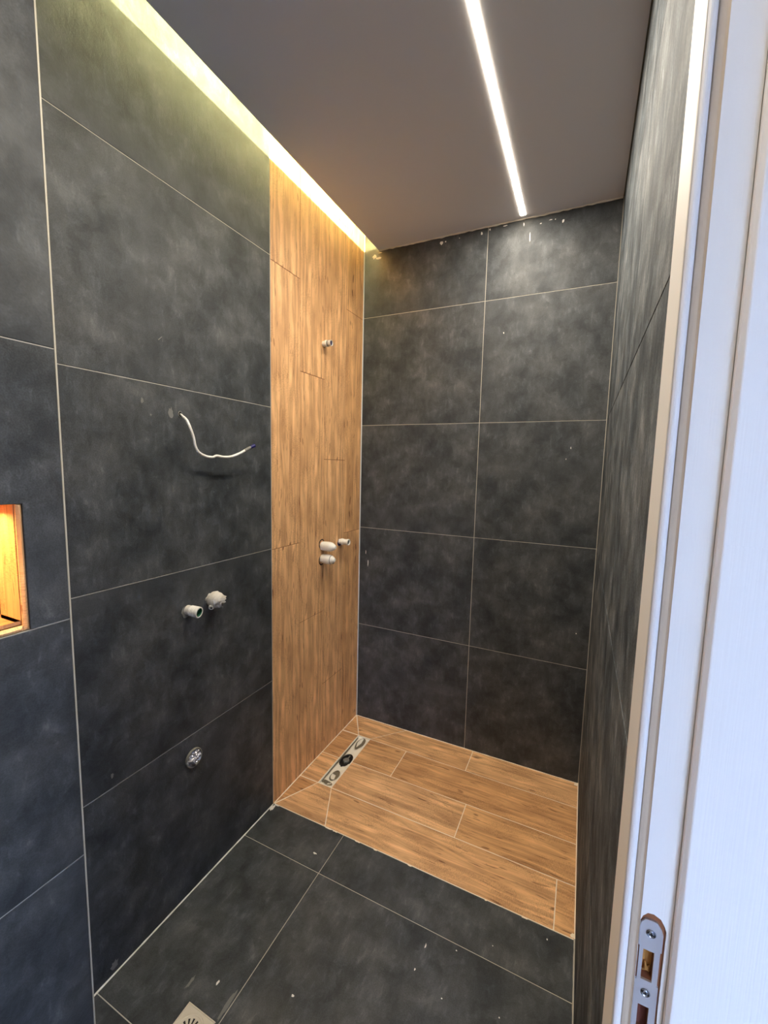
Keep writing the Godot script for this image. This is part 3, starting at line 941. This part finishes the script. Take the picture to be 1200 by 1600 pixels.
# ------------------------------------------------------------------ drains
func linear_drain():
	var n := thing("linear_drain", "open linear shower drain smeared with mortar in the wood-look tray", "drain", Vector3(DX0, 0, DZ0))
	var w := DX1 - DX0
	var l := DZ1 - DZ0
	var g := Geo.new()
	g.box(Vector3(0.0005, -0.018, 0.0005), Vector3(w - 0.0005, -0.014, l - 0.0005))
	g.box(Vector3(0.0005, -0.018, 0.0005), Vector3(0.004, -0.0005, l - 0.0005), 0.0005)
	g.box(Vector3(w - 0.004, -0.018, 0.0005), Vector3(w - 0.0005, -0.0005, l - 0.0005), 0.0005)
	g.box(Vector3(0.004, -0.018, 0.0005), Vector3(w - 0.004, -0.0005, 0.004), 0.0005)
	g.box(Vector3(0.004, -0.018, l - 0.004), Vector3(w - 0.004, -0.0005, l - 0.0005), 0.0005)
	part("channel", g, M.mortar, n)
	# mortar lying in the channel, thicker at its middle and with hollows at both ends
	g = Geo.new()
	var fn := noise(5, 28.0, 3)
	var nu := 14; var nv := 60
	var hgt := func(a: int, b: int) -> Vector3:
		var x := 0.004 + (w - 0.008) * a / nu
		var z := 0.004 + (l - 0.008) * b / nv
		var y := -0.0075 + 0.003 * fn.get_noise_2d(x, z)
		for h in [[0.042, 0.062, 0.020, 0.055], [0.045, l - 0.085, 0.022, 0.035], [0.04, l - 0.03, 0.03, 0.012]]:
			var q := Vector2((x - h[0]) / h[2], (z - h[1]) / h[3]).length()
			if q < 1.0:
				y = minf(y, -0.0125 + 0.0025 * fn.get_noise_2d(x * 2.0, z * 2.0))
		if x < 0.012:
			y -= 0.004
		return Vector3(x, y, z)
	for a in nu:
		for b in nv:
			var p0: Vector3 = hgt.call(a, b); var p1: Vector3 = hgt.call(a + 1, b); var p2: Vector3 = hgt.call(a + 1, b + 1); var p3: Vector3 = hgt.call(a, b + 1)
			var zc := (p0.z + p2.z) / 2 - l * 0.50
			var xc := (p0.x + p2.x) / 2 - w * 0.5
			if Vector2(xc / 0.030, zc / 0.052).length() < 1.0:
				continue
			var nn := (p3 - p0).cross(p1 - p0).normalized()
			g.quad(p0, p1, p2, p3, nn if nn.y > 0 else -nn)
	part("mortar_layer", g, M.mortar, n, false)
	var c := Vector3(w * 0.5, -0.0135, l * 0.50)
	g = Geo.new()
	var ring := []; var rr := []
	for k in 25:
		var a := TAU * k / 24.0
		ring.append(c + Vector3(0.026 * cos(a), 0.0035, 0.047 * sin(a)))
		rr.append(0.0055)
	g.sweep(ring, rr, 8, false)
	g.box(c + Vector3(-0.024, -0.0005, -0.044), c + Vector3(0.024, 0.0006, 0.044))
	part("trap_opening", g, M.black, n, false)
	g = Geo.new()
	g.lathe(c, Vector3.UP, [Vector2(0.0, 0.017), Vector2(0.008, 0.017), Vector2(0.011, 0.013), Vector2(0.011, 0.0)], 20)
	g.box(c + Vector3(-0.003, 0.0, -0.043), c + Vector3(0.003, 0.005, 0.02), 0.001)
	part("trap_plug", g, M.grey_plastic, n, false)
	g = Geo.new()  # ridges and fills, with the hollows' shade put into their dark colour
	for q in [[0.040, 0.058, 0.020, 0.050, 0.55], [0.044, l - 0.085, 0.019, 0.034, 0.0], [0.036, l - 0.026, 0.026, 0.012, 0.0]]:
		var loop := []; var lr := []
		for k in 21:
			var a := TAU * k / 20.0
			var taper: float = 1.0 - q[4] * maxf(0.0, sin(a))
			loop.append(Vector3(q[0] + q[2] * cos(a) * taper, -0.0072, q[1] + q[3] * sin(a)))
			lr.append(maxf(0.0008, 0.0022 + 0.0022 * sin(a * 2.0 + q[1] * 50.0)))
		g.sweep(loop, lr, 6, false)
		for k in 20:
			if (k + int(q[1] * 90.0)) % 20 < 12:
				g.tri(Vector3(q[0] + 0.004, -0.0098, q[1] - q[3] * 0.2), loop[k] - Vector3(0, 0.0015, 0), loop[k + 1] - Vector3(0, 0.0015, 0), Vector3.UP)
	g.sweep([Vector3(0.006, -0.006, 0.02), Vector3(0.007, -0.006, l * 0.35), Vector3(0.006, -0.006, l * 0.7), Vector3(0.008, -0.006, l - 0.02)], [0.002, 0.0032, 0.0026, 0.0015], 6)
	part("mortar_ridge", g, M.dark_mortar, n, false)

func floor_drain():
	var n := thing("floor_drain", "small square metal floor drain with a round slotted grate in the slate floor", "drain", Vector3(0.3135, 0, 1.5205))
	var s := 0.051
	var g := Geo.new()
	# square plate with a round hole: four corner pieces as one ring of quads
	var seg := 40
	var r0 := 0.0425
	for k in seg:
		var a0 := TAU * k / seg; var a1 := TAU * (k + 1) / seg
		var d0 := Vector3(cos(a0), 0, sin(a0)); var d1 := Vector3(cos(a1), 0, sin(a1))
		var e0 := d0 * (s - 0.003) / maxf(absf(d0.x), absf(d0.z)); var e1 := d1 * (s - 0.003) / maxf(absf(d1.x), absf(d1.z))
		var y := Vector3(0, 0.0008, 0)
		g.quad(d0 * r0 + y, d1 * r0 + y, e1 + y, e0 + y, Vector3.UP)
		g.quad(d0 * r0 + y, d1 * r0 + y, d1 * r0 + y * -1.0, d0 * r0 + y * -1.0, -d0)
		var f0 := d0 * s / maxf(absf(d0.x), absf(d0.z)); var f1 := d1 * s / maxf(absf(d1.x), absf(d1.z))
	# raised rim
	for q in [[-s, -s, s, -s + 0.0035], [-s, s - 0.0035, s, s], [-s, -s + 0.0035, -s + 0.0035, s - 0.0035], [s - 0.0035, -s + 0.0035, s, s - 0.0035]]:
		g.box(Vector3(q[0], -0.001, q[1]), Vector3(q[2], 0.0022, q[3]), 0.0006)
	part("frame", g, M.worn_metal, n, false)
	g = Geo.new()
	g.lathe(Vector3(0, -0.001, 0), Vector3.UP, [Vector2(0.0, 0.0420), Vector2(0.0024, 0.0420), Vector2(0.0030, 0.0412), Vector2(0.0030, 0.0375), Vector2(0.0024, 0.0365), Vector2(0.0016, 0.0365)], 40)
	var bars := 14
	for k in bars:
		var a0 := TAU * (k + 0.22) / bars; var a1 := TAU * (k + 0.78) / bars
		var poly := PackedVector2Array()
		for t in 4:
			poly.append(Vector2.from_angle(lerpf(a0, a1, t / 3.0)) * 0.031)
		poly.append(Vector2.from_angle(a1) * 0.012)
		poly.append(Vector2.from_angle(a0) * 0.012)
		g.prism(poly, Vector3(0, 0.0010, 0), Vector3.RIGHT, Vector3.FORWARD, 0.0016, 0.0, func(q: Vector2) -> Vector2: return q)
	for k in seg:
		var a0 := TAU * k / seg; var a1 := TAU * (k + 1) / seg
		var d0 := Vector3(cos(a0), 0, sin(a0)); var d1 := Vector3(cos(a1), 0, sin(a1))
		var y := Vector3(0, 0.0010, 0)
		g.quad(d0 * 0.031 + y, d1 * 0.031 + y, d1 * 0.0366 + y, d0 * 0.0366 + y, Vector3.UP)
		g.tri(y, d0 * 0.0121 + y, d1 * 0.0121 + y, Vector3.UP)
	part("grate", g, M.worn_metal, n, false)
	g = Geo.new()
	g.lathe(Vector3(0, -0.0009, 0), Vector3.UP, [Vector2(0.0, 0.0415), Vector2(0.0003, 0.0415), Vector2(0.0003, 0.0)], 32)
	part("sump", g, M.black, n, false)

# ------------------------------------------------------------------ water fittings and cable
func hole(parent: Node3D, r: float, m: Material, dx := 0.0, dy := 0.0):
	# rough rim of the cut hole round a pipe
	var g := Geo.new()
	g.lathe(Vector3(0.0003, dy, dx), Vector3.RIGHT, [Vector2(0.0, r), Vector2(0.0012, r * 0.96), Vector2(0.0012, r * 0.5)], 18, 0.25, int(r * 5000))
	part("cut_hole", g, m, parent, false)

func fittings():
	var X := Vector3.RIGHT
	# shower arm outlet
	var n := thing("shower_outlet", "short white threaded pipe stub with a dark open end, highest on the wood-look strip", "pipe", Vector3(0, 2.155, 0.405))
	var g := Geo.new()
	g.lathe(Vector3.ZERO, X, [Vector2(0.0002, 0.013), Vector2(0.012, 0.013), Vector2(0.012, 0.013), Vector2(0.014, 0.016), Vector2(0.022, 0.016), Vector2(0.022, 0.016), Vector2(0.024, 0.0135), Vector2(0.046, 0.0145), Vector2(0.048, 0.0142), Vector2(0.048, 0.0125), Vector2(0.040, 0.0122)], 20)
	part("sleeve", g, M.white_plastic, n, false)
	g = Geo.new()
	g.lathe(Vector3.ZERO, X, [Vector2(0.030, 0.0121), Vector2(0.0425, 0.0121), Vector2(0.0425, 0.0)], 16)
	part("bore", g, M.navy, n, false)
	g = Geo.new()
	g.lathe(Vector3.ZERO, X, [Vector2(0.0262, 0.0152), Vector2(0.0285, 0.0152)], 20)
	g.lathe(Vector3.ZERO, X, [Vector2(0.0315, 0.0154), Vector2(0.0335, 0.0154)], 20)
	part("thread", g, M.grey_plastic, n, false)
	# concealed mixer caps
	for k in 2:
		var up := k == 0
		n = thing("mixer_cap", "white rounded mixer protection cap, upper of the two on the wood-look strip" if up else "white rounded mixer protection cap, lower of the two on the wood-look strip", "pipe cap", Vector3(0, 1.150 if up else 1.083, 0.402), "", "mixer caps on the wood-look strip")
		g = Geo.new()
		var ln := 0.082 if up else 0.078
		g.lathe(Vector3.ZERO, X, [Vector2(0.0002, 0.0215), Vector2(0.006, 0.0235), Vector2(ln * 0.42, 0.0248), Vector2(ln * 0.5, 0.0250), Vector2(ln * 0.66, 0.0242), Vector2(ln * 0.8, 0.0200), Vector2(ln * 0.93, 0.0130), Vector2(ln, 0.0085), Vector2(ln, 0.0)], 24)
		part("cap", g, M.white_plastic, n, false)
		g = Geo.new()
		if up:
			g.lathe(Vector3(ln * 0.86, -0.004, 0.010), Vector3(0.7, -0.1, 0.7).normalized(), [Vector2(0.0, 0.0035), Vector2(0.004, 0.0035), Vector2(0.004, 0.0)], 12)
		else:
			g.lathe(Vector3.ZERO, X, [Vector2(ln * 0.72, 0.0230), Vector2(ln * 0.76, 0.0218)], 24)
			g.box(Vector3(ln * 0.8, -0.020, -0.004), Vector3(ln * 0.93, -0.010, 0.004), 0.002)
		part("plug_slot", g, M.grey_plastic, n, false)
		g = Geo.new()
		g.lathe(Vector3(0.0003, 0.010 if up else -0.008, 0.004), X, [Vector2(0.0, 0.026), Vector2(0.0004, 0.0255), Vector2(0.0006, 0.02)], 18, 0.1, 3 + k)
		part("cut_hole", g, M.black, n, false)
	# hand shower outlet on the right
	n = thing("hand_shower_outlet", "small white pipe fitting with a dark mouth beside the two mixer caps", "pipe", Vector3(0, 1.148, 0.232))
	g = Geo.new()
	g.lathe(Vector3.ZERO, X, [Vector2(0.0002, 0.014), Vector2(0.014, 0.014), Vector2(0.014, 0.014), Vector2(0.015, 0.0175), Vector2(0.024, 0.0175), Vector2(0.024, 0.0175), Vector2(0.026, 0.0150), Vector2(0.050, 0.0150), Vector2(0.052, 0.0175), Vector2(0.060, 0.0175), Vector2(0.061, 0.0165), Vector2(0.061, 0.0140), Vector2(0.050, 0.0135)], 22)
	part("sleeve", g, M.white_plastic, n, false)
	g = Geo.new()
	g.lathe(Vector3.ZERO, X, [Vector2(0.04, 0.0134), Vector2(0.0535, 0.0134), Vector2(0.0535, 0.0)], 16)
	part("bore", g, M.black, n, false)
	hole(n, 0.020, M.navy, 0.0, -0.006)
	# washbasin supplies
	n = thing("basin_supply_pipe", "white threaded pipe stub with a green bore, on the slate wall beside the plaster-caked plug", "pipe", Vector3(0, 1.060, 1.224))
	g = Geo.new()
	g.lathe(Vector3.ZERO, Vector3(0.97, -0.10, -0.20).normalized(), [Vector2(-0.002, 0.0165), Vector2(0.016, 0.0165), Vector2(0.016, 0.0165)], 22)
	part("socket", g, M.dirty_plastic, n, false)
	g = Geo.new()
	var ax := Vector3(0.97, -0.10, -0.20).normalized()
	g.lathe(Vector3.ZERO, ax, [Vector2(0.014, 0.0185), Vector2(0.020, 0.0185), Vector2(0.022, 0.0175), Vector2(0.025, 0.0190), Vector2(0.028, 0.0178), Vector2(0.031, 0.0190), Vector2(0.034, 0.0178), Vector2(0.036, 0.0190), Vector2(0.046, 0.0190), Vector2(0.047, 0.0182), Vector2(0.047, 0.0150), Vector2(0.036, 0.0145)], 24)
	part("sleeve", g, M.white_plastic, n, false)
	g = Geo.new()
	g.lathe(Vector3.ZERO, ax, [Vector2(0.0455, 0.0148), Vector2(0.036, 0.0143), Vector2(0.036, 0.0)], 20)
	part("bore", g, M.green_plastic, n, false)
	hole(n, 0.021, M.dust, 0.004, -0.005)
	n = thing("basin_supply_plug", "plaster-caked white pipe plug, lumpy and round, on the slate wall", "pipe plug", Vector3(0, 1.073, 1.128))
	g = Geo.new()
	g.lathe(Vector3.ZERO, X, [Vector2(0.0, 0.019), Vector2(0.010, 0.020), Vector2(0.014, 0.026), Vector2(0.022, 0.0295), Vector2(0.034, 0.0295), Vector2(0.045, 0.026), Vector2(0.052, 0.020), Vector2(0.056, 0.012), Vector2(0.057, 0.0)], 26, 0.38, 9)
	part("lump", g, M.dirty_plastic, n, false)
	g = Geo.new()
	g.lathe(Vector3(0.030, -0.019, 0.021), Vector3(0.62, -0.38, 0.68).normalized(), [Vector2(-0.008, 0.010), Vector2(0.006, 0.0095), Vector2(0.008, 0.0075), Vector2(0.008, 0.0)], 16)
	part("nipple", g, M.dirty_plastic, n, false)
	g = Geo.new()
	g.lathe(Vector3(0.030, -0.019, 0.021), Vector3(0.62, -0.38, 0.68).normalized(), [Vector2(0.0078, 0.003), Vector2(0.0086, 0.003), Vector2(0.0086, 0.0)], 12)
	part("pin_hole", g, M.black, n, false)
	# waste outlet stuffed with crumpled film
	n = thing("basin_waste_outlet", "round waste pipe mouth stuffed with crumpled silvery film, lowest on the slate wall", "pipe", Vector3(0, 0.512, 1.218))
	g = Geo.new()
	g.lathe(Vector3.ZERO, X, [Vector2(0.0002, 0.034), Vector2(0.006, 0.034), Vector2(0.008, 0.033), Vector2(0.008, 0.030), Vector2(0.001, 0.0295)], 28)
	part("pipe_rim", g, M.grey_plastic, n, false)
	g = Geo.new()
	var fn := noise(21, 34.0, 3)
	var rings := 8; var seg := 24
	var pt := func(i: int, k: int) -> Vector3:
		var r := 0.0292 * i / rings
		var a := TAU * k / seg
		var y := r * cos(a); var z := r * sin(a)
		return Vector3(0.012 - 0.010 * pow(float(i) / rings, 2.0) + 0.016 * fn.get_noise_2d(y * 2.2 + 3.0, z * 2.2), y, z)
	for i in rings:
		for k in seg:
			var a: Vector3 = pt.call(i, k); var b: Vector3 = pt.call(i + 1, k); var c: Vector3 = pt.call(i + 1, (k + 1) % seg); var d: Vector3 = pt.call(i, (k + 1) % seg)
			for t in [[a, b, c], [a, c, d]]:
				var nn: Vector3 = (t[1] - t[0]).cross(t[2] - t[0]).normalized()
				g.tri(t[0], t[1], t[2], nn if nn.x > 0 else -nn)
	part("film", g, M.foil, n, false)

func cable():
	var n := thing("electric_cable", "loose white electric cable with a blue connector hanging from the slate wall", "cable", Vector3(0, 1.717, 1.231))
	var pts := [Vector3(-0.004, 1.718, 1.229), Vector3(0.004, 1.717, 1.231), Vector3(0.02, 1.708, 1.235), Vector3(0.035, 1.697, 1.236), Vector3(0.045, 1.675, 1.233), Vector3(0.045, 1.645, 1.221), Vector3(0.042, 1.617, 1.212), Vector3(0.04, 1.597, 1.196), Vector3(0.04, 1.585, 1.167), Vector3(0.042, 1.583, 1.139), Vector3(0.045, 1.588, 1.128), Vector3(0.05, 1.585, 1.098), Vector3(0.055, 1.588, 1.067), Vector3(0.06, 1.601, 1.032), Vector3(0.062, 1.614, 1.004)]
	var c := Curve3D.new()
	for i in pts.size():
		var t: Vector3 = (pts[mini(i + 1, pts.size() - 1)] - pts[maxi(i - 1, 0)]) / 6.0
		c.add_point(pts[i] - n.position, -t, t)
	var path := []; var rad := []
	var L := c.get_baked_length()
	for i in 70:
		path.append(c.sample_baked(L * i / 69.0, true))
		rad.append(0.0046 if i > 4 else 0.0034)
	var g := Geo.new()
	g.sweep(path, rad, 10)
	part("sheath", g, M.white_plastic, n, false)
	var a: Vector3 = Vector3(0.0615, 1.611, 1.010) - n.position
	var b: Vector3 = Vector3(0.064, 1.624, 0.983) - n.position
	var e: Vector3 = Vector3(0.066, 1.632, 0.963) - n.position
	g = Geo.new()
	g.sweep([a, a.lerp(b, 0.1), a.lerp(b, 0.8), b], [0.0050, 0.0060, 0.0060, 0.0054], 10)
	part("tape_wrap", g, M.grey_plastic, n, false)
	g = Geo.new()
	g.sweep([b, b.lerp(e, 0.15), b.lerp(e, 0.7), b.lerp(e, 0.9), e], [0.0045, 0.0058, 0.0066, 0.0078, 0.0070], 10)
	part("connector", g, M.blue_plastic, n, false)
	g = Geo.new()
	var ring := []; var rr := []
	for k in 13:
		var t := TAU * k / 12.0
		ring.append(Vector3(0.0006, 0.001 + 0.0095 * cos(t), 0.001 + 0.0075 * sin(t)))
		rr.append(0.0016)
	g.sweep(ring, rr, 6, false)
	part("hole_rim", g, M.dust, n, false)
	g = Geo.new()
	g.lathe(Vector3(0.0003, 0.001, 0.001), Vector3.RIGHT, [Vector2(0.0, 0.0085), Vector2(0.0003, 0.0085), Vector2(0.0003, 0.0)], 16)
	part("wall_hole", g, M.black, n, false)
